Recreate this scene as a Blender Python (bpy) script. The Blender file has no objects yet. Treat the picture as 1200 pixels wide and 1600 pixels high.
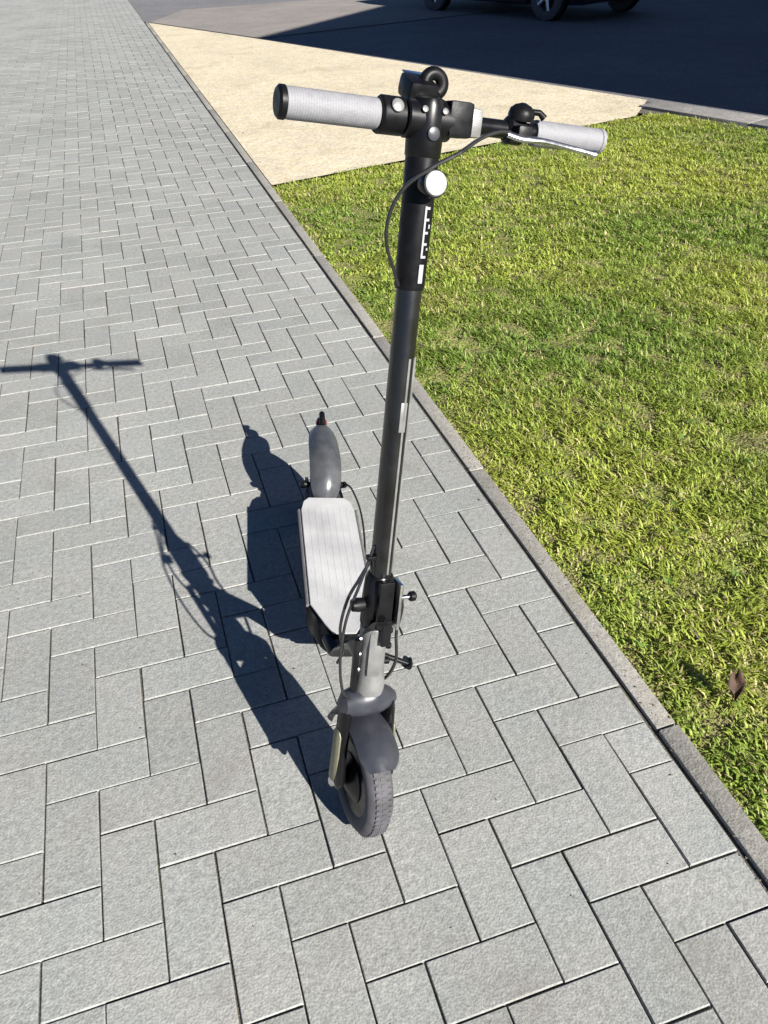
import bpy, bmesh, math, random
import numpy as np
from mathutils import Vector, Matrix, noise

random.seed(7); rng = np.random.default_rng(7)
SC = bpy.context.scene
COL = SC.collection

# ------------------------------------------------------------------ camera
cam_d = bpy.data.cameras.new('camera')
cam = bpy.data.objects.new('camera', cam_d); COL.objects.link(cam); SC.camera = cam
CR = Vector((0.95245702, -0.30339043, -0.02792608))
CD = Vector((-0.205853, -0.57324776, -0.79310248))
CF = Vector((0.22461114, 0.7611447, -0.60844768))
CP = Vector((0.301386502, -1.03218718, 1.35753458))
cam.matrix_world = Matrix(((CR.x, -CD.x, -CF.x, CP.x), (CR.y, -CD.y, -CF.y, CP.y), (CR.z, -CD.z, -CF.z, CP.z), (0, 0, 0, 1)))
cam_d.sensor_fit = 'VERTICAL'; cam_d.sensor_height = 24.0; cam_d.lens = 24.0 * 1226 / 1600
cam_d.clip_start = 0.02; cam_d.clip_end = 2000

# ------------------------------------------------------------------ light
SUN = Vector((0.68, -1.715, 1.0)).normalized()          # towards the sun
world = bpy.data.worlds.new('World'); SC.world = world; world.use_nodes = True
wn = world.node_tree; wn.nodes.clear()
sky = wn.nodes.new('ShaderNodeTexSky'); sky.sky_type = 'NISHITA'; sky.sun_disc = False
sky.air_density = 0.45; sky.dust_density = 0.1; sky.ozone_density = 4.0; sky.altitude = 300
sky.sun_elevation = math.asin(SUN.z); sky.sun_rotation = math.atan2(SUN.x, SUN.y)
bg = wn.nodes.new('ShaderNodeBackground'); bg.inputs['Strength'].default_value = 0.05
wo = wn.nodes.new('ShaderNodeOutputWorld')
wn.links.new(sky.outputs[0], bg.inputs[0]); wn.links.new(bg.outputs[0], wo.inputs[0])
sun_d = bpy.data.lights.new('sun', 'SUN'); sun_d.energy = 5.0; sun_d.angle = math.radians(0.5)
sun_d.color = (1.0, 0.955, 0.89)
sun = bpy.data.objects.new('sun', sun_d); COL.objects.link(sun)
sun.rotation_euler = SUN.to_track_quat('Z', 'Y').to_euler(); sun.location = (5, -8, 9)
SC.view_settings.view_transform = 'Standard'; SC.view_settings.look = 'None'
SC.view_settings.exposure = 1.12; SC.view_settings.gamma = 1.0
SC.view_settings.use_curve_mapping = False

# ------------------------------------------------------------------ materials
def mat(name, col, rough=0.6, metal=0.0, noise_scale=0, noise_amt=0.0, bump=0.0, bump_scale=400, spec=0.5, coat=0.0, emit=None):
    m = bpy.data.materials.new(name); m.use_nodes = True
    nt = m.node_tree; b = nt.nodes['Principled BSDF']
    b.inputs['Roughness'].default_value = rough; b.inputs['Metallic'].default_value = metal
    b.inputs['Specular IOR Level'].default_value = spec; b.inputs['Coat Weight'].default_value = coat
    b.inputs['Base Color'].default_value = (*col, 1)
    tc = nt.nodes.new('ShaderNodeTexCoord')
    if noise_amt:
        n = nt.nodes.new('ShaderNodeTexNoise'); n.inputs['Scale'].default_value = noise_scale; n.inputs['Detail'].default_value = 5
        nt.links.new(tc.outputs['Object'], n.inputs['Vector'])
        r = nt.nodes.new('ShaderNodeMapRange'); r.inputs['From Min'].default_value = 0.3; r.inputs['From Max'].default_value = 0.7
        r.inputs['To Min'].default_value = 1 - noise_amt; r.inputs['To Max'].default_value = 1 + noise_amt
        nt.links.new(n.outputs['Fac'], r.inputs['Value'])
        mx = nt.nodes.new('ShaderNodeVectorMath'); mx.operation = 'SCALE'; mx.inputs[0].default_value = col
        nt.links.new(r.outputs[0], mx.inputs['Scale']); nt.links.new(mx.outputs[0], b.inputs['Base Color'])
        r2 = nt.nodes.new('ShaderNodeMapRange'); r2.inputs['From Min'].default_value = 0.3; r2.inputs['From Max'].default_value = 0.7
        r2.inputs['To Min'].default_value = max(0.05, rough - 0.12); r2.inputs['To Max'].default_value = min(1, rough + 0.12)
        nt.links.new(n.outputs['Fac'], r2.inputs['Value']); nt.links.new(r2.outputs[0], b.inputs['Roughness'])
    if bump:
        n2 = nt.nodes.new('ShaderNodeTexNoise'); n2.inputs['Scale'].default_value = bump_scale; n2.inputs['Detail'].default_value = 3
        nt.links.new(tc.outputs['Object'], n2.inputs['Vector'])
        bp = nt.nodes.new('ShaderNodeBump'); bp.inputs['Strength'].default_value = bump; bp.inputs['Distance'].default_value = 0.002
        nt.links.new(n2.outputs['Fac'], bp.inputs['Height']); nt.links.new(bp.outputs[0], b.inputs['Normal'])
    return m

def ground_mat(name, cols, grain_scale, grain_amt, blotch_scale=1.2, blotch_amt=0.12, bump=0.4, bump_d=0.003, per_piece=0.0, rough=0.9, stain=None):
    """mineral surface: fine grains + soft blotches + tone of each piece, in world coordinates"""
    m = bpy.data.materials.new(name); m.use_nodes = True
    nt = m.node_tree; N = nt.nodes; L = nt.links; b = N['Principled BSDF']
    b.inputs['Roughness'].default_value = rough; b.inputs['Specular IOR Level'].default_value = 0.3
    g = N.new('ShaderNodeNewGeometry')
    def tex(scale, detail=2):
        n = N.new('ShaderNodeTexNoise'); n.inputs['Scale'].default_value = scale; n.inputs['Detail'].default_value = detail
        L.new(g.outputs['Position'], n.inputs['Vector']); return n
    def rng_(sock, a, c, lo=0.3, hi=0.7):
        r = N.new('ShaderNodeMapRange'); r.inputs['From Min'].default_value = lo; r.inputs['From Max'].default_value = hi
        r.inputs['To Min'].default_value = a; r.inputs['To Max'].default_value = c; L.new(sock, r.inputs['Value']); return r.outputs[0]
    def mul(a, c):
        r = N.new('ShaderNodeMath'); r.operation = 'MULTIPLY'; L.new(a, r.inputs[0]); L.new(c, r.inputs[1]); return r.outputs[0]
    grain = tex(grain_scale, 2); grain2 = tex(grain_scale * 0.3, 3); blotch = tex(blotch_scale, 4); hue = tex(blotch_scale * 4.3, 3)
    f = mul(rng_(grain.outputs['Fac'], 1 - grain_amt, 1 + grain_amt), rng_(blotch.outputs['Fac'], 1 - blotch_amt, 1 + blotch_amt))
    f = mul(f, rng_(grain2.outputs['Fac'], 1 - grain_amt * 0.6, 1 + grain_amt * 0.6))
    if per_piece:
        oi = N.new('ShaderNodeObjectInfo')
        ad = N.new('ShaderNodeMath'); ad.operation = 'ADD'; L.new(oi.outputs['Random'], ad.inputs[0]); L.new(g.outputs['Random Per Island'], ad.inputs[1])
        fr = N.new('ShaderNodeMath'); fr.operation = 'FRACT'; L.new(ad.outputs[0], fr.inputs[0])
        f = mul(f, rng_(fr.outputs[0], 1 - per_piece, 1 + per_piece, 0, 1))
    mx = N.new('ShaderNodeMix'); mx.data_type = 'RGBA'
    mx.inputs[6].default_value = (*cols[0], 1); mx.inputs[7].default_value = (*cols[1], 1)
    L.new(rng_(hue.outputs['Fac'], 0, 1, 0.35, 0.65), mx.inputs[0])
    sc = N.new('ShaderNodeVectorMath'); sc.operation = 'SCALE'; L.new(mx.outputs[2], sc.inputs[0]); L.new(f, sc.inputs['Scale'])
    out = sc.outputs[0]
    if stain:
        s = tex(stain[1], 5); m2 = N.new('ShaderNodeMix'); m2.data_type = 'RGBA'; m2.inputs[7].default_value = (*stain[0], 1)
        L.new(rng_(s.outputs['Fac'], 0, stain[2], 0.56, 0.72), m2.inputs[0]); L.new(out, m2.inputs[6]); out = m2.outputs[2]
    L.new(out, b.inputs['Base Color'])
    bp = N.new('ShaderNodeBump'); bp.inputs['Strength'].default_value = bump; bp.inputs['Distance'].default_value = bump_d
    hh = N.new('ShaderNodeMath'); hh.operation = 'ADD'; L.new(grain.outputs['Fac'], hh.inputs[0]); L.new(grain2.outputs['Fac'], hh.inputs[1])
    L.new(hh.outputs[0], bp.inputs['Height']); L.new(bp.outputs[0], b.inputs['Normal'])
    return m

M_PAVER = ground_mat('grey_concrete', ((0.276, 0.288, 0.276), (0.296, 0.296, 0.280)), 240, 0.22, 1.3, 0.08, 0.6, 0.0016, per_piece=0.065, stain=((0.18, 0.175, 0.14), 6.0, 0.30))
M_JOINT = ground_mat('joint_sand', ((0.09, 0.085, 0.07), (0.12, 0.11, 0.09)), 300, 0.4, 5, 0.3, 0.7, stain=((0.05, 0.065, 0.02), 3.0, 0.8))
M_EDGE = ground_mat('edging_concrete', ((0.285, 0.275, 0.25), (0.26, 0.25, 0.222)), 240, 0.22, 3, 0.06, 0.6, 0.002, per_piece=0.02, stain=((0.19, 0.17, 0.11), 9, 0.4))
M_BEIGE = ground_mat('beige_fine_gravel', ((0.58, 0.505, 0.355), (0.56, 0.50, 0.38)), 38, 0.17, 1.6, 0.08, 0.8, 0.005, stain=((0.36, 0.30, 0.20), 2.2, 0.5))
M_ASPHALT = ground_mat('asphalt', ((0.155, 0.155, 0.162), (0.175, 0.172, 0.175)), 90, 0.3, 0.6, 0.12, 0.8, 0.004)
M_APRON = ground_mat('pinkish_concrete', ((0.25, 0.225, 0.205), (0.22, 0.205, 0.19)), 60, 0.15, 0.8, 0.1, 0.5)
M_SOIL = ground_mat('lawn_soil', ((0.180, 0.210, 0.050), (0.21, 0.19, 0.08)), 120, 0.4, 4, 0.3, 1.0, 0.01)
M_GROUND = ground_mat('far_ground', ((0.09, 0.10, 0.04), (0.12, 0.11, 0.06)), 20, 0.3, 0.3, 0.2, 0.5)
M_KERB = ground_mat('kerb_concrete', ((0.26, 0.25, 0.235), (0.22, 0.21, 0.20)), 90, 0.2, 2, 0.12, 0.5, per_piece=0.08)

M_BLACK = mat('black_painted_aluminium', (0.005, 0.005, 0.006), 0.30, 0.0, 30, 0.25, spec=0.3)
M_STEM = mat('black_satin_aluminium', (0.007, 0.007, 0.008), 0.26, 0.0, 25, 0.2, 0.05, 900, spec=0.7)
M_PLAST = mat('black_plastic', (0.005, 0.005, 0.006), 0.42, 0, 60, 0.2, 0.10, 1200, spec=0.2)
M_GREYMET = mat('grey_cast_aluminium', (0.22, 0.22, 0.215), 0.45, 0.4, 40, 0.15, 0.15, 700)
M_SILVER = mat('polished_aluminium', (0.62, 0.62, 0.62), 0.28, 1.0, 40, 0.1)
M_GRIP = mat('light_grey_rubber', (0.215, 0.215, 0.23), 0.6, 0, 90, 0.08, 0.3, 600)
M_DECK = mat('light_grey_grip_deck', (0.40, 0.402, 0.405), 0.75, 0, 11, 0.16, 0.6, 500)
M_TYRE = mat('tyre_rubber', (0.075, 0.073, 0.080), 0.7, 0, 30, 0.3, 0.3, 500, spec=0.35)
M_FENDER = mat('dark_grey_plastic', (0.034, 0.036, 0.046), 0.36, 0, 30, 0.15, 0.08, 700)
M_DARKGUARD = mat('satin_grey_plastic', (0.060, 0.063, 0.068), 0.28, 0, 30, 0.2, 0.05, 700)
M_FORK = mat('fork_cover_grey', (0.17, 0.16, 0.11), 0.4, 0.3, 30, 0.2)
M_WHITE = mat('white_print', (0.30, 0.30, 0.32), 0.5, 0, 50, 0.06)
M_LENS = mat('headlight_lens', (0.42, 0.42, 0.43), 0.12, 0.0, 200, 0.1, 0.3, 260, coat=1.0)
M_RED = mat('red_reflector', (0.16, 0.008, 0.008), 0.25, 0, 40, 0.1, coat=0.5)
M_CABLE = mat('cable_sheath', (0.015, 0.015, 0.016), 0.32, 0, 60, 0.2, spec=0.7)
M_CARPAINT = mat('black_car_paint', (0.010, 0.011, 0.014), 0.22, 0.0, 6, 0.1, coat=1.0)
M_GLASS = mat('dark_car_glass', (0.01, 0.012, 0.014), 0.05, 0, 3, 0.05, spec=0.8)
M_RIM = mat('alloy_rim', (0.50, 0.50, 0.52), 0.35, 0.9, 20, 0.1)
M_RENDER = ground_mat('cream_render', ((0.55, 0.52, 0.45), (0.50, 0.47, 0.41)), 60, 0.08, 0.5, 0.06, 0.4)
M_LEAF = mat('dry_leaf', (0.060, 0.032, 0.018), 0.75, 0, 60, 0.35, 0.5, 200)

# ------------------------------------------------------------------ helpers
def tag(o, label=None, cat=None, group=None, kind=None):
    if label: o['label'] = label
    if cat: o['category'] = cat
    if group: o['group'] = group
    if kind: o['kind'] = kind
    return o

def thing(name, label, cat, mw=Matrix()):
    o = bpy.data.objects.new(name, None); COL.objects.link(o); o.empty_display_size = 0.1
    o.matrix_world = mw; return tag(o, label, cat)

class MB:
    def __init__(s, M=None): s.bm = bmesh.new(); s.M = M or Matrix()
    def _add(s, verts, faces, smooth=True):
        vs = [s.bm.verts.new(s.M @ Vector(v)) for v in verts]
        for f in faces:
            try: fc = s.bm.faces.new([vs[i] for i in f]); fc.smooth = smooth
            except ValueError: pass
        return s
    def box(s, c, size, R=None, bevel=0.0, taper=None):
        b = bmesh.new(); bmesh.ops.create_cube(b, size=1)
        for v in b.verts:
            v.co = Vector((v.co.x * size[0], v.co.y * size[1], v.co.z * size[2]))
            if taper and v.co.z > 0: v.co.x *= taper[0]; v.co.y *= taper[1]
        if bevel: bmesh.ops.bevel(b, geom=b.edges[:], offset=bevel, segments=2, affect='EDGES', profile=0.6)
        T = Matrix.Translation(c) @ (R.to_4x4() if R else Matrix())
        b.verts.index_update(); s._add([T @ v.co for v in b.verts], [[v.index for v in f.verts] for f in b.faces], bevel > 0); b.free(); return s
    def tube(s, pts, r, seg=12, cap=True, sq=None, up=None):
        pts = [Vector(p) for p in pts]; n = len(pts)
        rs = r if isinstance(r, (list, tuple)) else [r] * n
        vs = []; fs = []; prev = None
        for i, p in enumerate(pts):
            t = (pts[min(i + 1, n - 1)] - pts[max(i - 1, 0)]).normalized()
            if prev is None:
                a = Vector(up) if up else (Vector((0, 1, 0)) if abs(t.y) < 0.9 else Vector((1, 0, 0)))
                nrm = (a - t * a.dot(t)).normalized()
            else: nrm = (prev - t * prev.dot(t)).normalized()
            prev = nrm; bn = t.cross(nrm)
            k = sq or (1, 1)
            for j in range(seg):
                a = 2 * math.pi * j / seg
                vs.append(p + nrm * (math.cos(a) * rs[i] * k[0]) + bn * (math.sin(a) * rs[i] * k[1]))
        for i in range(n - 1):
            for j in range(seg):
                fs.append((i * seg + j, i * seg + (j + 1) % seg, (i + 1) * seg + (j + 1) % seg, (i + 1) * seg + j))
        if cap: fs.append(tuple(range(seg - 1, -1, -1))); fs.append(tuple((n - 1) * seg + j for j in range(seg)))
        return s._add(vs, fs)
    def lathe(s, prof, c, axis, seg=32, closed=False):
        """prof: (distance along axis, radius)"""
        ax = Vector(axis).normalized(); a = Vector((0, 0, 1)) if abs(ax.z) < 0.9 else Vector((1, 0, 0))
        n1 = (a - ax * a.dot(ax)).normalized(); n2 = ax.cross(n1); c = Vector(c); vs = []; fs = []; m = len(prof)
        for h, r in prof:
            for j in range(seg):
                t = 2 * math.pi * j / seg; vs.append(c + ax * h + n1 * (r * math.cos(t)) + n2 * (r * math.sin(t)))
        for i in range(m if closed else m - 1):
            for j in range(seg):
                k = (i + 1) % m; fs.append((i * seg + j, i * seg + (j + 1) % seg, k * seg + (j + 1) % seg, k * seg + j))
        if not closed:
            if prof[0][1] > 1e-4: fs.append(tuple(range(seg - 1, -1, -1)))
            if prof[-1][1] > 1e-4: fs.append(tuple((m - 1) * seg + j for j in range(seg)))
        return s._add(vs, fs)
    def loft(s, rings, cap=True, closed=True, smooth=True):
        m = len(rings[0]); vs = [v for r in rings for v in r]; fs = []
        for i in range(len(rings) - 1):
            for j in range(m if closed else m - 1):
                fs.append((i * m + j, i * m + (j + 1) % m, (i + 1) * m + (j + 1) % m, (i + 1) * m + j))
        if cap: fs.append(tuple(range(m - 1, -1, -1))); fs.append(tuple((len(rings) - 1) * m + j for j in range(m)))
        return s._add(vs, fs, smooth)
    def prism(s, outline, z0, z1, smooth=False, bevel=0):
        b = bmesh.new(); lo = [b.verts.new((x, y, z0)) for x, y in outline]; hi = [b.verts.new((x, y, z1)) for x, y in outline]; n = len(outline)
        b.faces.new(hi); b.faces.new(lo[::-1])
        for i in range(n): b.faces.new((lo[i], lo[(i + 1) % n], hi[(i + 1) % n], hi[i]))
        if bevel: bmesh.ops.bevel(b, geom=b.edges[:], offset=bevel, segments=2, affect='EDGES')
        b.verts.index_update(); s._add([v.co.copy() for v in b.verts], [[v.index for v in f.verts] for f in b.faces], smooth); b.free(); return s
    def build(s, name, m, parent=None, **tags):
        bmesh.ops.recalc_face_normals(s.bm, faces=s.bm.faces[:])
        me = bpy.data.meshes.new(name); s.bm.to_mesh(me); s.bm.free(); me.materials.append(m)
        me.set_sharp_from_angle(angle=math.radians(38))
        o = bpy.data.objects.new(name, me); COL.objects.link(o)
        if parent: o.parent = parent
        return tag(o, **tags)

def smooth_path(pts, n=8):
    P = [Vector(p) for p in pts]; P = [2 * P[0] - P[1]] + P + [2 * P[-1] - P[-2]]; out = []
    for i in range(1, len(P) - 2):
        for k in range(n):
            t = k / n; a, b, c, d = P[i - 1:i + 3]
            out.append(0.5 * ((2 * b) + (c - a) * t + (2 * a - 5 * b + 4 * c - d) * t * t + (3 * b - a - 3 * c + d) * t ** 3))
    out.append(P[-2]); return out

def sheet(name, poly, z, m, kind='structure'):
    me = bpy.data.meshes.new(name); me.from_pydata([(x, y, z) for x, y in poly], [], [tuple(range(len(poly)))]); me.materials.append(m)
    o = bpy.data.objects.new(name, me); COL.objects.link(o); return tag(o, kind=kind)

def project(p):                     # only used to decide which pavers show largest
    d = Vector(p) - CP; z = d.dot(CF)
    return (600 + 1226 * d.dot(CR) / z, 800 + 1226 * d.dot(CD) / z, z) if z > 0.05 else None

# ------------------------------------------------------------------ ground sheets
YF = 22.0                                                  # far end of the block paving
def road_edge(y): return 2.40 + (11.51 - y) * 0.381        # x of the kerb line at depth y
sheet('ground', [(-600, -600), (600, -600), (600, 600), (-600, 600)], -0.060, M_GROUND)
sheet('road', [(-60, YF + 0.02), (1.11, YF + 0.02), (1.11, 14.9), (road_edge(14.9), 14.9), (road_edge(-12), -12), (60, -12), (60, 60), (-60, 60)], -0.012, M_ASPHALT)
sheet('concrete_apron', [(1.20, 14.62), (2.46, 11.56), (7.6, 13.2), (6.4, 17.2), (1.95, 16.5)], -0.004, M_APRON)
sheet('beige_path', [(1.165, 4.14), (4.27, 4.93), (road_edge(5.45) - 0.005, 5.45), (road_edge(11.5) - 0.005, 11.5), (1.165, 14.55)], -0.001, M_BEIGE)
sheet('lawn_soil', [(1.158, -7), (road_edge(-7) - 0.30, -7), (road_edge(4.9) - 0.36, 4.9), (4.27, 4.93), (1.158, 4.14)], -0.016, M_SOIL)

# ------------------------------------------------------------------ block paving
X1 = 1.100; U = 0.1; GAP = 0.0034
drive = sheet('paved_driveway', [(-4.6, -1.6), (X1 + 0.01, -1.6), (X1 + 0.01, YF), (-4.6, YF)], -0.0060, M_JOINT)
cells = []
for a in range(-80, 260):
    for b in range(-80, 80):
        for kind, ox, oy, w, h in (('H', a - b, a + 3 * b, 2, 1), ('V', a - b, a + 3 * b + 1, 1, 2)):
            x0, x1 = ox * U, (ox + w) * U; yt, yb = -oy * U, -(oy + h) * U
            if x0 >= X1 - 0.01 or x1 <= -4.5 or yb >= YF - 0.01 or yt <= -1.5: continue
            x1 = min(x1, X1); yt = min(yt, YF)
            if x1 - x0 < 0.03 or yt - yb < 0.03: continue
            cells.append((x0, x1, yb, yt))
cells = sorted(set((round(a, 4), round(b, 4), round(c, 4), round(d, 4)) for a, b, c, d in cells))
def show(c):
    q = [project((x, y, 0)) for x, y in ((c[0], c[2]), (c[1], c[2]), (c[1], c[3]), (c[0], c[3]))]
    if any(v is None for v in q): return 0
    q = [(min(max(v[0], 0), 1200), min(max(v[1], 0), 1600)) for v in q]
    return abs(sum(q[i][0] * q[(i + 1) % 4][1] - q[(i + 1) % 4][0] * q[i][1] for i in range(4))) / 2
cells.sort(key=lambda c: -show(c))
def paver_geo(w, h, seed):
    """slightly irregular block with a worn chamfer round the top; long side along x"""
    r = random.Random(seed); g = GAP / 2
    def ring(ins, z): 
        return [(sx * (w / 2 - g - ins) + r.uniform(-.0005, .0005), sy * (h / 2 - g - ins) + r.uniform(-.0005, .0005), z + r.uniform(-.0004, .0004)) for sx, sy in ((-1, -1), (1, -1), (1, 1), (-1, 1))]
    vs = ring(0, -0.03) + ring(0.0, -0.0025) + ring(0.0005, -0.0008) + ring(0.0016, 0.0)
    fs = [(k * 4 + j, k * 4 + (j + 1) % 4, (k + 1) * 4 + (j + 1) % 4, (k + 1) * 4 + j) for k in range(3) for j in range(4)] + [(12, 13, 14, 15)]
    return vs, fs
pmesh = {}
def paver_mesh(w, h, v):
    k = (round(w, 3), round(h, 3), v)
    if k not in pmesh:
        me = bpy.data.meshes.new('paver'); vs, fs = paver_geo(w, h, hash(k)); me.from_pydata(vs, [], fs); me.materials.append(M_PAVER)
        for p in me.polygons: p.use_smooth = False
        pmesh[k] = me
    return pmesh[k]
allv = []; allf = []
for i, (x0, x1, y0, y1) in enumerate(cells):
    w, h = x1 - x0, y1 - y0; rot = 0
    if h > w: w, h, rot = h, w, math.pi / 2
    if random.random() < 0.5: rot += math.pi
    loc = Vector(((x0 + x1) / 2 + random.gauss(0, 0.0005), (y0 + y1) / 2 + random.gauss(0, 0.0005), random.gauss(-0.0008, 0.0005)))
    eu = (random.gauss(0, 0.003), random.gauss(0, 0.003), rot + random.gauss(0, 0.0025))
    if i < 299:
        o = bpy.data.objects.new('paver', paver_mesh(w, h, i % 6)); COL.objects.link(o); o.parent = drive; o.location = loc; o.rotation_euler = eu
    else:
        vs, fs = paver_geo(w, h, i); T = Matrix.LocRotScale(loc, __import__('mathutils').Euler(eu), None); n = len(allv)
        allv += [tuple(T @ Vector(v)) for v in vs]; allf += [tuple(n + q for q in f) for f in fs]
me = bpy.data.meshes.new('paver_field'); me.from_pydata(allv, [], allf); me.materials.append(M_PAVER)
o = bpy.data.objects.new('paver_field', me); COL.objects.link(o); o.parent = drive; tag(o, kind='stuff')

# edging stones between the blocks and the lawn / beige path
edge = sheet('edging_strip', [(X1 + 0.0105, -1.6), (1.1575, -1.6), (1.1575, 14.55), (X1 + 0.0105, 14.55)], -0.012, M_JOINT)
y = -1.6 + 0.37; k = 0
while y < 14.4:
    L_ = min(1.0, 14.55 - y); b = MB(); b.box((0, 0, -0.02), (0.046, L_ - 0.006, 0.046), bevel=0.004)
    o = b.build('edging_stone', M_EDGE, edge); o.location = (X1 + 0.033 + random.gauss(0, .001), y + L_ / 2, random.gauss(0.001, .0012)); o.rotation_euler = (0, random.gauss(0, .02), random.gauss(0, .0012)); y += L_

# kerb along the road
kerb = sheet('kerb', [(road_edge(5.6) - 0.34, 5.25), (road_edge(5.6), 5.6), (road_edge(-6), -6), (road_edge(-6) - 0.34, -6)], -0.011, M_JOINT)
dirk = Vector((0.381, -1)).normalized(); ang = math.atan2(dirk.y, dirk.x)
for i in range(10):
    s0 = 0.02 + i * 1.0; c = Vector((road_edge(5.35), 5.35)) + dirk * (s0 + 0.5) - Vector((-dirk.y, dirk.x)) * 0.155 * (1)
    b = MB(); b.box((0, 0, 0), (0.994, 0.28, 0.05), bevel=0.006); o = b.build('kerb_stone', M_KERB, kerb); o.location = (c.x, c.y, -0.012); o.rotation_euler = (0, 0, ang)

# ------------------------------------------------------------------ lawn
def in_lawn(x, y):
    top = 4.14 + (x - 1.165) * (0.79 / 3.105)
    return (x > 1.150) & (y < top) & (x < 2.40 + (11.51 - y) * 0.381 - 0.36)
def make_grass():
    pts = []
    # depth dependent density: blades near the scooter are resolved, far ones merge
    for (xa, xb, ya, yb, dens) in ((1.15, 2.6, -1.4, 1.0, 34000), (1.15, 4.2, 1.0, 2.4, 25000), (1.15, 5.2, 2.4, 5.0, 15000), (2.6, 4.2, -1.4, 1.0, 6000)):
        n = int((xb - xa) * (yb - ya) * dens); q = np.column_stack([rng.uniform(xa, xb, n), rng.uniform(ya, yb, n)]); pts.append(q)
    P = np.vstack(pts); P = P[in_lawn(P[:, 0], P[:, 1])]
    # drop what lies well outside the photograph's field of view
    d = np.column_stack([P, np.zeros(len(P))]) - np.array(CP); z = d @ np.array(CF); u = 1226 * (d @ np.array(CR)) / z + 600
    P = P[(u < 2000) & (z > 0.1)]
    # low frequency fields
    def field(sc, sd):
        return np.array([noise.noise(Vector((x * sc + sd, y * sc - sd, sd))) for x, y in P])
    A = field(3.0, 3.1); B = field(11.0, 9.7); Cc = field(1.0, 21.0); D = field(26.0, 5.5)
    keep = rng.random(len(P)) < np.clip(0.80 + 1.1 * B + 1.1 * D, 0.10, 1); P = P[keep]; A = A[keep]; B = B[keep]; Cc = Cc[keep]; D = D[keep]
    n = len(P); h = rng.gamma(8, 0.0030, n) * np.clip(1 + 0.7 * A + 1.3 * B, 0.5, 1.9); h = np.clip(h, 0.008, 0.040)
    edge_d = P[:, 0] - 1.158; h *= np.clip(0.55 + edge_d * 4, 0.55, 1)
    yaw = rng.uniform(0, 2 * np.pi, n); lean = rng.uniform(0.55, 1.5, n); yaw = yaw * 0.75 + (A * 6 + B * 9) * 0.25 * 2
    w = rng.uniform(0.0011, 0.0027, n); w *= np.where(P[:, 1] > 2.2, 1.5, 1.0)
    dx, dy = np.cos(yaw), np.sin(yaw); px, py = -dy, dx
    tw = rng.uniform(-0.6, 0.6, n); qx, qy = px * np.cos(tw) - py * np.sin(tw), px * np.sin(tw) + py * np.cos(tw)
    V = np.zeros((n, 7, 3))
    def at(t, ww, slot, single=False):
        bend = h * np.sin(lean) * (t ** 1.6); up = h * (np.cos(lean * t) * t)
        cx = P[:, 0] + dx * bend; cy = P[:, 1] + dy * bend
        if single: V[:, slot] = np.column_stack([cx, cy, -0.016 + up]); return
        V[:, slot] = np.column_stack([cx - qx * ww, cy - qy * ww, -0.016 + up]); V[:, slot + 1] = np.column_stack([cx + qx * ww, cy + qy * ww, -0.016 + up])
    at(0, w * 0.8, 0); at(0.45, w, 2); at(0.8, w * 0.75, 4); at(1.0, 0, 6, True)
    base = np.arange(n) * 7
    quads = np.stack([base, base + 1, base + 3, base + 2], 1); quads2 = np.stack([base + 2, base + 3, base + 5, base + 4], 1); tri = np.stack([base + 4, base + 5, base + 6], 1)
    me = bpy.data.meshes.new('grass'); me.vertices.add(n * 7); me.vertices.foreach_set('co', V.reshape(-1))
    loops = np.concatenate([np.concatenate([quads, quads2]).reshape(-1), tri.reshape(-1)]).astype(np.int32)
    starts = np.concatenate([np.arange(2 * n) * 4, 8 * n + np.arange(n) * 3]).astype(np.int32)
    me.loops.add(len(loops)); me.loops.foreach_set('vertex_index', loops); me.polygons.add(3 * n); me.polygons.foreach_set('loop_start', starts)
    me.update(calc_edges=True); me.validate()
    # colour of each blade, paler with depth and towards the right
    r = rng.random(n); g1 = np.array([0.210, 0.315, 0.055]); g2 = np.array([0.420, 0.485, 0.085]); g3 = np.array([0.58, 0.52, 0.25]); g4 = np.array([0.110, 0.085, 0.040])
    t = np.clip(0.40 + 1.1 * Cc + 0.5 * A + 0.09 * (P[:, 1] - 1.0) + 0.05 * (P[:, 0] - 1.5) + rng.normal(0, .18, n), 0, 1)[:, None]; c = g1 * (1 - t) + g2 * t
    dry = (r < 0.07 + 0.22 * np.clip(A * 1.6 - 0.1, 0, 1) + 0.15 * np.clip(-B * 2 - .3, 0, 1)); c[dry] = g3 * rng.uniform(0.7, 1.15, (dry.sum(), 1))
    dk = (r > 0.95); c[dk] = g4
    c *= rng.uniform(0.85, 1.15, (n, 1))
    ca = me.color_attributes.new('tone', 'FLOAT_COLOR', 'POINT'); cc = np.ones((n, 7, 4)); cc[:, :, :3] = c[:, None, :]
    ca.data.foreach_set('color', cc.reshape(-1))
    m = bpy.data.materials.new('grass_blades'); m.use_nodes = True; nt = m.node_tree; b = nt.nodes['Principled BSDF']; o = nt.nodes['Material Output']
    at_ = nt.nodes.new('ShaderNodeAttribute'); at_.attribute_name = 'tone'; nt.links.new(at_.outputs['Color'], b.inputs['Base Color'])
    b.inputs['Roughness'].default_value = 0.5; b.inputs['Specular IOR Level'].default_value = 0.35
    tr = nt.nodes.new('ShaderNodeBsdfTranslucent'); nt.links.new(at_.outputs['Color'], tr.inputs['Color'])
    mx = nt.nodes.new('ShaderNodeMixShader'); mx.inputs[0].default_value = 0.4
    nt.links.new(b.outputs[0], mx.inputs[1]); nt.links.new(tr.outputs[0], mx.inputs[2]); nt.links.new(mx.outputs[0], o.inputs['Surface'])
    me.materials.append(m); ob = bpy.data.objects.new('grass', me); COL.objects.link(ob)
    tag(ob, 'short yellow green mown grass beside the block paving', 'grass', kind='stuff')
make_grass()

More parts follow.
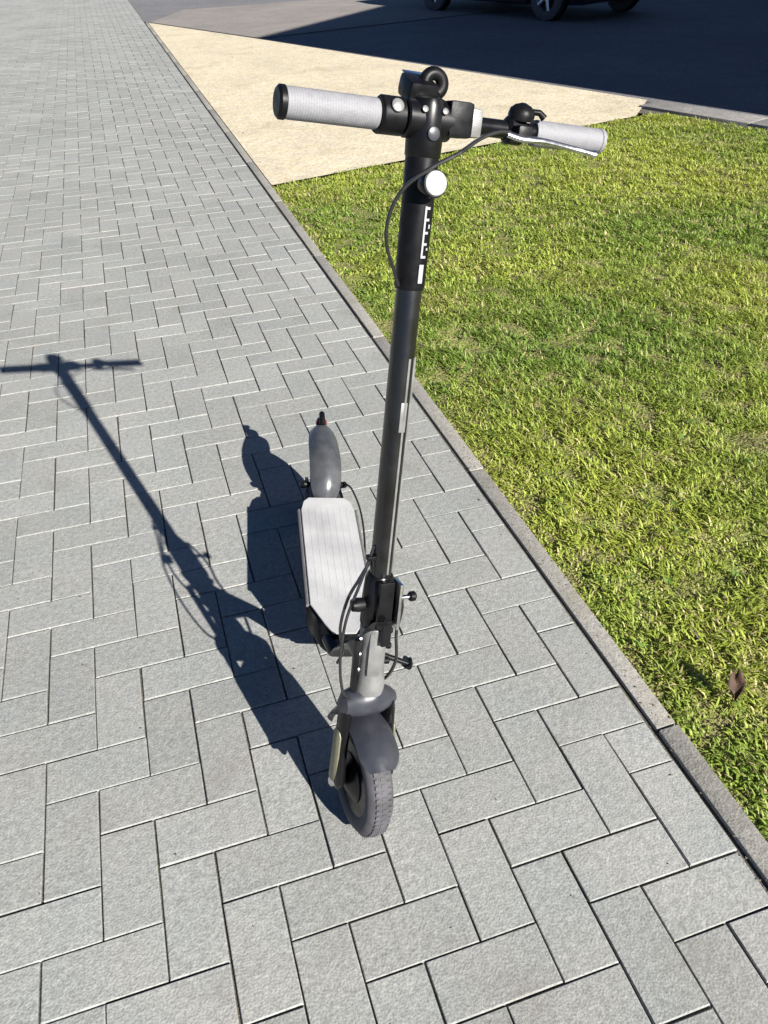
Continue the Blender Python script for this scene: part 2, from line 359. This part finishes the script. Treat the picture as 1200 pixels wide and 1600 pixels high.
# low broad leaved weeds and straw scattered in the lawn edge
def make_weeds():
    b = MB(); spots = []
    for i in range(260):
        y_ = random.uniform(-0.7, 4.3); x_ = 1.19 + abs(random.gauss(0, 0.5)) if random.random() < .6 else random.uniform(1.2, 4.0)
        if not in_lawn(np.array(x_), np.array(y_)): continue
        for k in range(random.randint(3, 6)):
            a = random.uniform(0, 6.28); l = random.uniform(0.008, 0.02); w = l * random.uniform(.25, .42); z = random.uniform(-0.004, 0.016); t = random.uniform(-.1, .6)
            d = Vector((math.cos(a), math.sin(a), t)); s = Vector((-math.sin(a), math.cos(a), random.uniform(-.3, .3)))
            c = Vector((x_ + random.gauss(0, .008), y_ + random.gauss(0, .008), z))
            b._add([c, c + d * l * .4 + s * w, c + d * l, c + d * l * .4 - s * w], [(0, 1, 2, 3)])
    tag(b.build('clover', mat('weed_leaf', (0.10, 0.17, 0.03), 0.5, 0, 40, 0.3)), 'tiny broad weed leaves scattered through the lawn', 'weeds', kind='stuff')
make_weeds()

def make_debris():
    b = MB()
    for i in range(900):
        q = random.random()
        if q < .45: x, y_ = 1.13 + random.gauss(0, .03), random.uniform(-.7, 4.2)
        elif q < .62: x, y_ = random.uniform(-.8, 1.08), random.uniform(-.6, 3.5)
        else:
            y_ = random.uniform(4.9, 11); x = random.uniform(1.2, road_edge(y_))
        l = random.uniform(.0015, .0042) * (1 if q < .62 else 2.4); z = .004 if x > X1 else .001
        vs = [Vector((x, y_, z)) + Vector((random.gauss(0, 1), random.gauss(0, 1), random.uniform(-.2, .8))) * l * .6 for _ in range(5)]
        b._add(vs, [(0, 1, 2), (0, 2, 3), (0, 3, 4), (0, 4, 1), (1, 2, 3), (1, 3, 4)], False)
    tag(b.build('grit', mat('grit_and_soil_crumbs', (0.16, 0.125, 0.075), 0.9, 0, 5, 0.5)), 'loose crumbs of soil and grit on the paving edge and beige path', 'grit', kind='stuff')
make_debris()

# ------------------------------------------------------------------ the scooter
YAW = math.radians(9.6); LEAN = math.radians(8.75)
FWD = Vector((-math.sin(YAW), -math.cos(YAW), 0)); LFT = Vector((math.cos(YAW), -math.sin(YAW), 0)); Z = Vector((0, 0, 1))
UY = LFT * math.cos(LEAN) - Z * math.sin(LEAN); UZ = Z * math.cos(LEAN) + LFT * math.sin(LEAN)
F0 = Vector((0.467, -0.206, 0.0))
SM = Matrix(((FWD.x, UY.x, UZ.x, F0.x), (FWD.y, UY.y, UZ.y, F0.y), (FWD.z, UY.z, UZ.z, F0.z), (0, 0, 0, 1)))
scooter = thing('electric_scooter', 'black electric kick scooter with pale grey deck leaning on its kickstand on the paving', 'scooter', SM)

R_W = 0.108; RAKE = 0.218
H = Vector((-0.240, 0, 1.157)); AX = Vector((-RAKE, 0, 1)).normalized()
def on_axis(z): return H + AX * ((z - H.z) / AX.z)
T_ = Matrix.Translation(H); ST = T_ @ Matrix.Rotation(math.radians(13.0), 4, AX) @ T_.inverted()     # handlebar turned
BX = AX.cross(Vector((0, 1, 0))).normalized()        # perpendicular to stem, in the symmetry plane (points backwards/forwards)
if BX.x < 0: BX = -BX                                 # forwards
RS = Matrix((BX, Vector((0, 1, 0)), AX)).transposed() # local frame of the stem (x fwd, y left, z along stem)

def tyre(M, c, name, parent):
    b = MB(M); prof = []
    for k in range(14):
        a = 2 * math.pi * k / 14; prof.append((0.025 * math.cos(a), R_W - 0.0235 + 0.0235 * math.sin(a)))
    b.lathe(prof, c, (0, 1, 0), 56, closed=True)
    t = b.build(name, M_TYRE, parent)
    tr = MB(M)
    for j in range(60):                                # tread blocks
        a = 2 * math.pi * j / 60
        for s_, off in ((-1, 0), (1, .5), (0, .25)):
            aa = a + off * 2 * math.pi / 60; rr = R_W - (0.0022 if s_ else 0.0006)
            R = Matrix.Rotation(-aa, 3, 'Y') @ Matrix.Rotation(0.45 * s_, 3, 'X')
            cc = Vector(c) + Matrix.Rotation(-aa, 3, 'Y') @ Vector((rr, s_ * 0.0105, 0))
            tr.box(cc, (0.0020, 0.0068, 0.0062), Matrix.Rotation(-aa, 3, 'Y'))
    tr.build('tread', M_TYRE, t); return t
# front wheel
wc = on_axis(R_W) + Vector((0.006, 0, 0)); wc.z = R_W
fw = MB(ST).lathe([(-0.020, 0.030), (-0.019, 0.078), (-0.012, 0.084), (0.012, 0.084), (0.019, 0.078), (0.020, 0.030)], wc, (0, 1, 0), 48).build('front_wheel', M_BLACK, scooter)
tyre(ST, wc, 'tyre', fw)
MB(ST).lathe([(-0.036, 0.010), (-0.034, 0.018), (-0.022, 0.046), (0.022, 0.046), (0.034, 0.018), (0.036, 0.010)], wc, (0, 1, 0), 40).build('hub_motor', M_BLACK, fw)
# fork
for s in (-1, 1):
    top = on_axis(0.268) + Vector((0, s * 0.040, 0)); bot = wc + Vector((0.0, s * 0.047, -0.012))
    b = MB(ST); b.tube([top, top.lerp(bot, .12), top.lerp(bot, .6), bot + Vector((0, 0, .02)), bot], [0.014, 0.0165, 0.0165, 0.0185, 0.010], 16, sq=(0.62, 1.25), up=(0, 1, 0))
    leg = b.build('fork_leg', M_BLACK, scooter)
    c0 = top.lerp(bot, .30) + Vector((0, s * 0.0085, 0)); c1 = top.lerp(bot, .96) + Vector((0, s * 0.0085, 0))
    b = MB(ST); b.tube([c0, c0.lerp(c1, .08), c0.lerp(c1, .9), c1], [0.008, 0.0145, 0.0150, 0.007], 14, sq=(0.42, 1.0), up=(0, 1, 0)); b.build('fork_cover', M_FORK, leg)
    MB(ST).lathe([(0, 0.009), (0.009, 0.0085), (0.0105, 0.006)], wc + Vector((0, s * 0.052, 0)), (0, s, 0), 6).build('axle_nut', M_SILVER, leg)
b = MB(ST); cz = on_axis(0.272)
ring = []
for t, hw, hh in ((-0.052, .010, .010), (-0.044, .021, .024), (-0.02, .027, .030), (0.0, .029, .032), (0.02, .027, .030), (0.044, .017, .017), (0.052, .010, .010)):
    ring.append([cz + Vector((math.cos(a) * hw, t, math.sin(a) * hh - abs(t) * .15)) for a in [2 * math.pi * j / 16 for j in range(16)]])
b.loft(ring); b.build('fork_crown', M_FENDER, scooter)
# front mudguard
def fender(M, c, a0, a1, r0, halfw, name, mtl, drop=0.012, tail=None, n=22, rr=None):
    rings = []
    for i in range(n + 1):
        a = math.radians(a0 + (a1 - a0) * i / n); t = i / n
        e = min(1, math.sqrt(min(t, 1 - t) * 9 + 0.04)); hw = halfw * (0.55 + 0.45 * e)
        er = Vector((math.cos(a), 0, math.sin(a))); row = []; inn = []
        for j in range(9):
            u = -1 + j / 4; rad = r0 - drop * (abs(u) ** 2.4)
            row.append(Vector(c) + er * rad + Vector((0, u * hw, 0))); inn.append(Vector(c) + er * (rad - 0.0028) + Vector((0, u * hw * .95, 0)))
        rings.append(row + inn[::-1])
    return MB(M).loft(rings).build(name, mtl, scooter)
fender(ST, wc, 56, 172, 0.134, 0.037, 'front_mudguard', M_FENDER, 0.016)
# steerer and head tube (frame side)
p0, p1 = on_axis(0.285), on_axis(0.425)
MB().lathe([(0, .019), (.004, .025), (.02, .0265), (.05, .0218), (.10, .0218), (.125, .0250), (.137, .0250), (.143, .020)], p0, AX, 32).build('head_tube', M_GREYMET, scooter)
# lower neck: from head tube down and back to the deck
rings = []
for c, hw, hh, tilt in (((-0.078, 0, .372), .022, .095, 22), ((-.128, 0, .326), .027, .098, 36), ((-.188, 0, .258), .031, .084, 44), ((-.245, 0, .187), .034, .056, 42), ((-.285, 0, .128), .036, .020, 22), ((-.335, 0, .120), .046, .018, 5)):
    a = math.radians(tilt); ux = Vector((math.sin(a), 0, math.cos(a))); rg = []
    for j in range(20):
        t = 2 * math.pi * j / 20; cx, sx = math.cos(t), math.sin(t)
        cx = math.copysign(abs(cx) ** .6, cx); sx = math.copysign(abs(sx) ** .6, sx)
        rg.append(Vector(c) + Vector((0, hw * cx, 0)) + ux * (hh * sx))
    rings.append(rg)
MB().loft(rings).build('neck', M_BLACK, scooter)
# deck
def deck_outline(g=0.0, x0=-0.318, x1=-0.815):
    hw = 0.072 - g; pts = []
    pts += [(x0 - g, -0.026 + g * .5), (-0.352, -0.045 + g), (-0.412, -hw), (-0.76, -hw), (-0.795, -hw + .008), (x1 + g, -0.050 + g)]
    return pts + [(x, -y_) for x, y_ in pts[::-1]]
deck = MB().prism(deck_outline(), 0.078, 0.146, bevel=0.005).build('deck', M_BLACK, scooter)
MB().prism(deck_outline(0.004), 0.1462, 0.1500, bevel=0.001).build('deck_mat', M_DECK, scooter)
b = MB()
for k in range(7):
    yy = -0.048 + k * 0.016; b.box((-0.60, yy, 0.1501), (0.34, 0.0045, 0.0005))
b.build('grip_ridge', M_DECK, deck)
for s in (-1, 1):
    MB().tube([(-0.415, s * 0.0725, .142), (-0.60, s * 0.0725, .142), (-0.765, s * 0.0725, .142)], 0.0045, 8).build('side_rail', M_GREYMET, deck)
    MB().lathe([(0, .009), (.002, .009), (.003, .004)], (-0.43, s * 0.073, .118), (0, s, 0), 20).build('side_reflector', M_RED, deck)
# rear wheel, stays, mudguard, tail lamp
rc = Vector((-0.93, 0, R_W))
rw = MB().lathe([(-0.018, 0.030), (-0.017, 0.078), (-0.012, 0.084), (0.012, 0.084), (0.017, 0.078), (0.018, 0.030)], rc, (0, 1, 0), 40).build('rear_wheel', M_BLACK, scooter)
tyre(Matrix(), rc, 'tyre', rw)
MB().lathe([(.018, .03), (.019, .055), (.021, .055), (.022, .03)], rc, (0, 1, 0), 36).build('brake_disc', M_SILVER, rw)
for s in (-1, 1):
    b = MB(); b.loft([[Vector((x, s * yy + q[0] * .004, z + q[1] * hz)) for q in ((-1, -1), (1, -1), (1, 1), (-1, 1))] for x, yy, z, hz in ((-.80, .046, .118, .022), (-.86, .044, .114, .018), (-.93, .040, .108, .017), (-.955, .040, .108, .008))], smooth=False)
    b.build('rear_stay', M_BLACK, scooter)
    MB().lathe([(0, .010), (.012, .010), (.015, .006)], rc + Vector((0, s * .044, 0)), (0, s, 0), 12).build('axle_nut', M_BLACK, scooter)
    MB().lathe([(0, .008), (.016, .009), (.020, .005)], Vector((-.868, s * .040, .150)), (0, s, .2), 12).build('mudguard_bolt', M_PLAST, scooter)
rings = []
prof = [(-.812, .150, .030), (-.820, .170, .037), (-.838, .193, .041), (-.868, .216, .042), (-.90, .229, .042), (-.935, .235, .041), (-.975, .236, .040), (-1.01, .236, .037), (-1.035, .236, .032), (-1.050, .234, .022)]
for x, z, hw in prof:
    row = []; inn = []
    dx = max(0.0, min(1, (-.83 - x) / .1)); nx = Vector((0.8 * (1 - dx), 0, 1 - .4 * (1 - dx))).normalized()
    for j in range(9):
        u = -1 + j / 4; dr = .020 * abs(u) ** 2.2
        row.append(Vector((x, u * hw, z)) - nx * dr); inn.append(Vector((x, u * hw * .94, z)) - nx * (dr + .003))
    rings.append(row + inn[::-1])
rf = MB().loft(rings).build('rear_mudguard', M_DARKGUARD, scooter)
MB().lathe([(0, .015), (.006, .016), (.016, .013), (.020, .005)], (-1.052, 0, .228), (-1, 0, .35), 20).build('tail_lamp', M_RED, rf)
MB().tube([(-1.03, 0, .240), (-1.045, 0, .252), (-1.062, 0, .256), (-1.074, 0, .248)], [.008, .008, .008, .006], 10).build('latch_hook', M_PLAST, rf)
# stem
q0, q1 = on_axis(0.50), on_axis(1.10)
stem = MB(ST).tube([on_axis(0.475), q0, on_axis(.8), q1], [0.0172, 0.0172, 0.0176, 0.0180], 32, sq=(1.0, 1.15), up=(0, 1, 0)).build('stem', M_STEM, scooter)
for s in (.4, 1.7):                                     # grey ribs along the lower tube, coloured as its sun highlight stripes
    b = MB(ST)
    e = Vector((0, s * 0.0085, 0)) + BX * (0.0190 if s < 1 else 0.0122); b.tube([on_axis(.52) + e, on_axis(.86) + e], 0.0022, 8); b.build('highlight_rib', M_GREYMET, stem)
MB(ST).tube([on_axis(0.952), on_axis(0.957), on_axis(1.118), on_axis(1.124)], [0.0195, 0.0208, 0.0218, 0.021], 32, sq=(1.0, 1.1), up=(0, 1, 0)).build('stem_sleeve', M_PLAST, stem)
# folding joint
fj = MB(ST).tube([on_axis(.418), on_axis(.424), on_axis(.47), on_axis(.505), on_axis(.513)], [.022, .0265, .0265, .024, .0200], 28, sq=(1.0, 1.0), up=(0, 1, 0)).build('folding_joint', M_BLACK, scooter)
def sf(z, f, l): return on_axis(z) + BX * f + Vector((0, l, 0))
MB(ST).box(sf(.470, .029, .000), (.011, .026, .088), RS, .003).build('latch_lever', M_BLACK, fj)
MB(ST).box(sf(.420, .032, .006), (.009, .017, .050), RS, .003).build('latch_tongue', M_BLACK, fj)
MB(ST).box(sf(.462, .016, .027), (.030, .006, .085), RS, .002).build('joint_plate', M_SILVER, fj)
MB(ST).tube([sf(.470, .012, .032), sf(.470, .012, .052)], .0040, 12).build('pivot_pin', M_SILVER, fj)
MB(ST).lathe([(0, .006), (.003, .0085), (.010, .0085), (.013, .005)], sf(.470, .012, .050), (0, 1, 0), 20).build('pivot_knob', M_PLAST, fj)
MB(ST).lathe([(0, .011), (.010, .012), (.020, .010), (.022, .004)], sf(.466, .010, -.029), (0, -1, 0), 20).build('pivot_knob', M_PLAST, fj)
for z_ in (.335, .365, .395):
    MB().lathe([(0, .0065), (.004, .0065), (.005, .004)], on_axis(z_) + Vector((.004, -.0225, 0)), (0.25, -1, 0), 12).build('bolt', M_SILVER, scooter)
    MB().lathe([(0, .0060), (.008, .0065), (.010, .004)], on_axis(z_ + .012) + Vector((0, .021, 0)), (0, 1, 0), 12).build('bolt', M_PLAST, scooter)
MB().box(on_axis(.372) + BX * .0215, (.006, .022, .085), RS, .002).build('front_bracket', M_GREYMET, scooter)
MB().box(on_axis(.35) + Vector((.012, -.030, 0)), (.018, .010, .105), RS, .003).build('cable_guard', M_BLACK, scooter)

# handlebar
def hb(y_, f=0, u=0): return H + Vector((0, y_, 0)) + BX * f + AX * u
bar = MB(ST).tube([hb(-.184), hb(.262)], .0115, 20).build('handlebar', M_BLACK, scooter)
g = MB(ST)
g.lathe([(0, .0170)] + [(.003 + .0034 * k + d, .0183 - e) for k in range(33) for d, e in ((0, 0), (.0022, 0), (.0026, .0003), (.0030, .0003))] + [(.117, .0182), (.119, .0175)], hb(-.068), (0, -1, 0), 32); grip = g.build('grip', M_GRIP, scooter)
MB(ST).lathe([(0, .0180), (.001, .0192), (.007, .0192), (.010, .016)], hb(-.1865), (0, -1, 0), 32).build('end_cap', M_PLAST, grip)
g = MB(ST); g.lathe([(0, .0155)] + [(.003 + .0034 * k + d, .0166 - .00002 * k - e) for k in range(29) for d, e in ((0, 0), (.0022, 0), (.0026, .0003), (.0030, .0003))] + [(.105, .0160), (.107, .015)], hb(.160), (0, 1, 0), 32); grip2 = g.build('grip', M_GRIP, scooter)
MB(ST).lathe([(0, .0155), (.001, .0166), (.006, .0162), (.008, .013)], hb(.2665), (0, 1, 0), 32).build('end_cap', M_GRIP, grip2)
MB(ST).tube([hb(-.033), hb(-.036), hb(-.064), hb(-.067)], [.018, .0225, .0225, .020], 28).build('throttle_housing', M_PLAST, scooter)
MB(ST).lathe([(0, .008), (.004, .008), (.006, .004)], hb(-.050, .020, .010), BX + AX * .4, 16).build('housing_screw', M_GREYMET, scooter)
MB(ST).tube([hb(-.044, -.010, -.004), hb(-.052, -.028, -.010), hb(-.056, -.034, -.018)], [.010, .008, .006], 12).build('thumb_throttle', M_PLAST, scooter)
# stem head that clamps the bar
MB(ST).tube([on_axis(z_) for z_ in (1.112, 1.116, 1.150, 1.172, 1.180, 1.183)], [.0205, .0232, .0240, .0240, .0215, .015], 32, sq=(1.0, 1.1), up=(0, 1, 0)).build('stem_head', M_BLACK, scooter)
MB(ST).tube([hb(-.032), hb(-.030), hb(.030), hb(.032)], [.021, .0235, .0235, .021], 28).build('bar_clamp', M_BLACK, scooter)
for l_ in (-.014, .014): MB(ST).lathe([(0, .0040), (.003, .0040), (.0038, .002)], hb(l_, .0235, .010), BX + AX * .4, 12).build('clamp_screw', M_GREYMET, scooter)
MB(ST).lathe([(0, .0085), (.0030, .0080), (.004, .005)], hb(.000, .0255, -.016), BX, 20).build('clamp_bolt', M_FENDER, scooter)
b = MB(ST); b.box(hb(-.008, -.016, .034), (.046, .040, .028), RS @ Matrix.Rotation(math.radians(20), 3, 'Y'), .008); dsp = b.build('display_pod', M_PLAST, scooter)
MB(ST).box(hb(-.008, -.022, .0495), (.034, .030, .002), RS @ Matrix.Rotation(math.radians(20), 3, 'Y'), .0005).build('display_glass', M_GLASS, dsp)
# folding hook ring standing above the head
b = MB(ST); n_ = 26; rg = []
cc = hb(.010, -.010, .042)
b.tube([cc + Vector((0, math.cos(a) * .0125, 0)) + AX * (math.sin(a) * .0120) for a in [math.radians(-60 + 330 * i / n_) for i in range(n_ + 1)]], .0082, 12, sq=(1, 1)); b.build('folding_hook', M_PLAST, scooter)
# switch block beside the head
blk = MB(ST).box(hb(.040, .002, .004), (.042, .034, .042), RS, .005).build('switch_block', M_PLAST, scooter)
MB(ST).box(hb(.061, .004, .002), (.034, .020, .034), RS, .004).build('switch_face', M_GREYMET, blk)
# brake lever and bell
b = MB(ST); b.tube([hb(.116), hb(.120), hb(.140), hb(.144)], [.013, .0175, .0175, .014], 20); b.box(hb(.130, .020, -.004), (.028, .022, .020), RS, .004); perch = b.build('brake_perch', M_PLAST, scooter)
MB(ST).tube(smooth_path([hb(.104, .030, -.006), hb(.125, .034, -.010), hb(.155, .036, -.010), hb(.200, .034, -.014), hb(.240, .036, -.018)], 6), [.0060] * 24 + [.0078], 12, sq=(1, .7)).build('brake_lever', M_SILVER, perch)
bell = MB(ST); bell.lathe([(0, .0175), (.006, .0180), (.012, .0165), (.017, .011), (.020, .003)], hb(.136, .004, .014), AX + BX * .2, 28); bl = bell.build('bell', M_PLAST, scooter)
MB(ST).tube([hb(.146, .010, .024), hb(.158, .014, .024), hb(.165, .016, .018)], [.004, .004, .005], 10).build('bell_striker', M_PLAST, bl)
# headlight
hl = on_axis(1.083) + BX * .020
hd = MB(ST).lathe([(0, .014), (.010, .0170), (.024, .0178), (.028, .0160)], hl, BX + AX * .12, 32).build('headlight', M_BLACK, scooter)
ldir = (BX + AX * .12).normalized()
MB(ST).lathe([(.0, .0152), (.003, .0146), (.006, .010), (.0075, .002)], hl + ldir * .0272, ldir, 32).build('lens', M_LENS, hd)
# print down the stem sleeve: upright row of strokes, then a solid sticker
def on_sleeve(z, l, r=0.0302): return on_axis(z) + BX * 1.1 * math.sqrt(max(1e-6, r * r - l * l)) + Vector((0, l, 0))
b = MB(ST)
def mark(z0, z1, l0, l1, r=0.0222):
    vs = []; 
    for z_ in (z0, z1):
        for i in range(4): vs.append(on_sleeve(z_, l0 + (l1 - l0) * i / 3, r))
    b._add(vs, [(i, i + 1, i + 5, i + 4) for i in range(3)])
mark(.994, 1.058, .001, .0038)
for z_ in (.994, 1.010, 1.024, 1.040, 1.054): mark(z_, z_ + .0032, .0038, .0090)
mark(1.004, 1.007, .0085, .0115); mark(1.031, 1.036, .0085, .0115)
b.build('lettering', M_WHITE, stem)
b = MB(ST); mark(.962, .986, .001, .008, .0218); b.build('sticker', M_WHITE, stem)
b = MB(ST); b.box(sf(.775, .0195, .002), (.002, .010, .045), RS, .0008); b.build('rating_plate', M_GREYMET, stem)

# cables
def cab(pts, r=.0026, name='brake_cable', m=M_CABLE, M=ST): return MB(M).tube(smooth_path(pts, 10), r, 8).build(name, m, scooter)
cab([hb(.108, .030, -.004), hb(.085, .038, -.006), hb(.055, .050, -.016), hb(.022, .058, -.036), hb(-.012, .052, -.056), hb(-.040, .040, -.082), hb(-.052, .030, -.115), hb(-.050, .024, -.150), hb(-.032, .016, -.185), hb(-.020, .008, -.205)])
cab([sf(.565, .004, -.0175), sf(.53, .006, -.028), sf(.50, .008, -.038), sf(.44, .012, -.058), sf(.37, .016, -.064), sf(.31, .016, -.056), sf(.285, .012, -.040)])
cab([sf(.535, -.004, -.0175), sf(.50, -.010, -.032), sf(.46, -.018, -.046), sf(.40, -.030, -.050), sf(.34, -.050, -.034), sf(.28, -.10, -.022)], .0028)
cab([(-.40, .050, .100), (-.62, .082, .120), (-.74, .084, .150), (-.82, .066, .172), (-.868, .050, .158)], .0026, M=Matrix())
cab([sf(.50, 0, .030), sf(.45, .004, .044), sf(.40, .006, .038), sf(.34, 0, .046), sf(.30, -.010, .036), sf(.27, -.04, .024)], .003, 'motor_cable')
for p in (sf(.545, .004, -.0205),): MB(ST).box(p, (.012, .016, .008), RS, .002).build('cable_clip', M_PLAST, scooter)
# kickstand: foot rests on the ground
inv = SM.inverted(); foot = inv @ Vector((0.684, 0.102, 0.0055))
ks = MB().tube([(-.352, .038, .092), (-.350, .052, .078), Vector((-.350, .058, .070)).lerp(foot, .5), foot + Vector((0, 0, .0))], [.008, .0075, .0065, .0060], 12).build('kickstand', M_BLACK, scooter)
MB().tube([foot + Vector((.012, -.004, .001)), foot, foot + Vector((-.016, .003, .0005))], [.006, .0075, .005], 10).build('kickstand_foot', M_PLAST, ks)
MB().box((-.352, .034, .086), (.040, .026, .014), None, .003).build('kickstand_mount', M_PLAST, ks)

# ------------------------------------------------------------------ dry leaf in the lawn
lf = MB(); P0 = Vector((1.295, -0.225, 0.012)); rr_ = []
for i in range(9):
    t = i / 8; w = .017 * math.sin(math.pi * min(1, t * .93 + .05)) ** .8; c = P0 + Vector((.018 * t, .034 * t, .060 * t - .020 * t * t))
    rr_.append([c + Vector((u * w, -u * w * .4, abs(u) ** 1.5 * .016 - .005 * math.sin(9 * t + 2 * u))) for u in (-1, -.5, 0, .5, 1)])
lf.loft(rr_, cap=False, closed=False); dl = lf.build('dry_leaf', M_LEAF); tag(dl, 'curled brown dry leaf standing in the lawn near the paving edge', 'leaf')
sol = dl.modifiers.new('thick', 'SOLIDIFY'); sol.thickness = 0.0006

# ------------------------------------------------------------------ parked car
cdir = Vector((0.35, -0.937, 0)).normalized(); cside = Vector((-cdir.y, cdir.x, 0))     # cside points away from the camera
W1 = Vector((6.80, 11.30, 0)); 
org = W1 - cdir * 1.25 + cside * 0.78
CM = Matrix(((cdir.x, cside.x, 0, org.x), (cdir.y, cside.y, 0, org.y), (0, 0, 1, -0.012), (0, 0, 0, 1)))
car = thing('parked_car', 'black car with silver wheels parked in the shade beyond the beige path', 'car', CM)
def car_ring(x, hw, z0, z1, sh=.12):
    pts = []
    for y_, z in ((-hw + .05, z0), (-hw, z0 + .10), (-hw - .01, (z0 + z1) / 2), (-hw + .03, z1 - .08), (-hw + sh, z1), (hw - sh, z1), (hw - .03, z1 - .08), (hw + .01, (z0 + z1) / 2), (hw, z0 + .10), (hw - .05, z0)):
        pts.append(Vector((x, y_, z)))
    return pts
body = MB().loft([car_ring(*a) for a in ((-2.08, .70, .32, .66), (-2.02, .80, .24, .82), (-1.6, .86, .20, .93), (-.9, .88, .18, .96), (0, .88, .18, .96), (.8, .88, .18, .94), (1.3, .87, .19, .86), (1.8, .83, .21, .74), (2.02, .74, .25, .62), (2.08, .62, .34, .54))]).build('body', M_CARPAINT, car)
rfm = MB().loft([[Vector((x, s_ * hw, z)) for s_, z in ((-1, z0), (-.86, z1), (.86, z1), (1, z0))] for x, hw, z0, z1 in ((-1.75, .70, .93, .96), (-1.25, .76, .94, 1.36), (-.4, .78, .95, 1.44), (.25, .77, .94, 1.38), (.95, .74, .91, .95))]).build('cabin_glass', M_GLASS, car)
MB().loft([[Vector((x, s_ * hw, z)) for s_, z in ((-1, z0), (1, z0), (1, z0 + .03), (-1, z0 + .03))] for x, hw, z0 in ((-1.28, .64, 1.345), (-.4, .67, 1.435), (.27, .66, 1.375))]).build('roof', M_CARPAINT, car)
for x in (-1.25, 1.25):
    for s in (-1, 1):
        c = Vector((x, s * .76, .305))
        ww = MB().lathe([(-.10, .19), (-.10, .27), (-.085, .30), (.085, .30), (.10, .27), (.10, .19)], c, (0, 1, 0), 40, closed=True).build('wheel', M_TYRE, car)
        b = MB(); b.lathe([(-.01, .19), (.03, .200), (.088, .200), (.092, .186), (.085, .182), (.03, .17)], c, (0, s, 0), 40)
        for j in range(5):
            a = 2 * math.pi * j / 5; d = Vector((math.cos(a), 0, math.sin(a)))
            b.tube([c + d * .03 + Vector((0, s * .080, 0)), c + d * .185 + Vector((0, s * .086, 0))], [.034, .024], 8, sq=(.4, 1), up=(0, 1, 0))
        b.lathe([(0, .05), (.088, .048), (.094, .03)], c, (0, s, 0), 20); b.build('rim', M_RIM, ww)
        MB().lathe([(0, .335), (.075, .335), (.082, .30)], Vector((x, s * .805, .315)), (0, s, 0), 40).build('wheel_arch', M_PLAST, car)
        # the wheel stands proud of the dark arch liner
        ww.location = (0, s * .085, 0)
for s in (-1, 1):
    MB().box((0, s * .885, .235), (1.7, .03, .09), None, .01).build('sill', M_PLAST, car)
    MB().box((2.0, s * .60, .62), (.10, .22, .10), Matrix.Rotation(s * .3, 3, 'Z'), .02).build('headlight', M_LENS, car)
    MB().box((-2.03, s * .62, .76), (.06, .26, .12), Matrix.Rotation(-s * .2, 3, 'Z'), .02).build('tail_light', M_RED, car)
    MB().box((.55, s * .96, .98), (.12, .16, .10), None, .03).build('mirror', M_CARPAINT, car)

# ------------------------------------------------------------------ house beyond the right edge of the view, whose shadow covers the road
hd_ = Vector((0.66, 0.75, 0)).normalized(); hn = Vector((hd_.y, -hd_.x, 0))
HT = 6.0
shadow_tip = Vector((2.42, 11.58, 0)); sstep = Vector((-0.68, 1.715, 0))
C0 = shadow_tip - sstep * HT
HM = Matrix(((hd_.x, hn.x, 0, C0.x), (hd_.y, hn.y, 0, C0.y), (0, 0, 1, -0.012), (0, 0, 0, 1)))
house = thing('flat_roofed_house', 'cream rendered two storey house with flat roof beside the road', 'house', HM)
HL, HDp = 26.0, 9.0
MB().box((HL / 2, HDp / 2, (HT - .25) / 2), (HL, HDp, HT - .25)).build('wall', M_RENDER, house)
MB().box((HL / 2, HDp / 2, HT - .115), (HL + .0, HDp + .0, .27)).build('roof', M_KERB, house)
for fl in (1.5, 4.2):
    for i in range(7):
        x = 2.0 + i * 3.6
        if fl < 2 and i == 3: continue
        wd = MB().box((x, -.01, fl), (1.5, .08, 1.4), None, .01).build('window', M_WHITE, house)
        MB().box((x, -.055, fl), (1.34, .02, 1.24)).build('pane', M_GLASS, wd)
        MB().box((x, -.07, fl - .73), (1.7, .2, .05)).build('sill', M_KERB, wd)
dr = MB().box((12.8, -.01, 1.06), (1.0, .08, 2.1), None, .01).build('door', M_BLACK, house)
MB().tube([(13.15, -.08, 1.0), (13.15, -.08, 1.15)], .012, 8).build('handle', M_SILVER, dr)
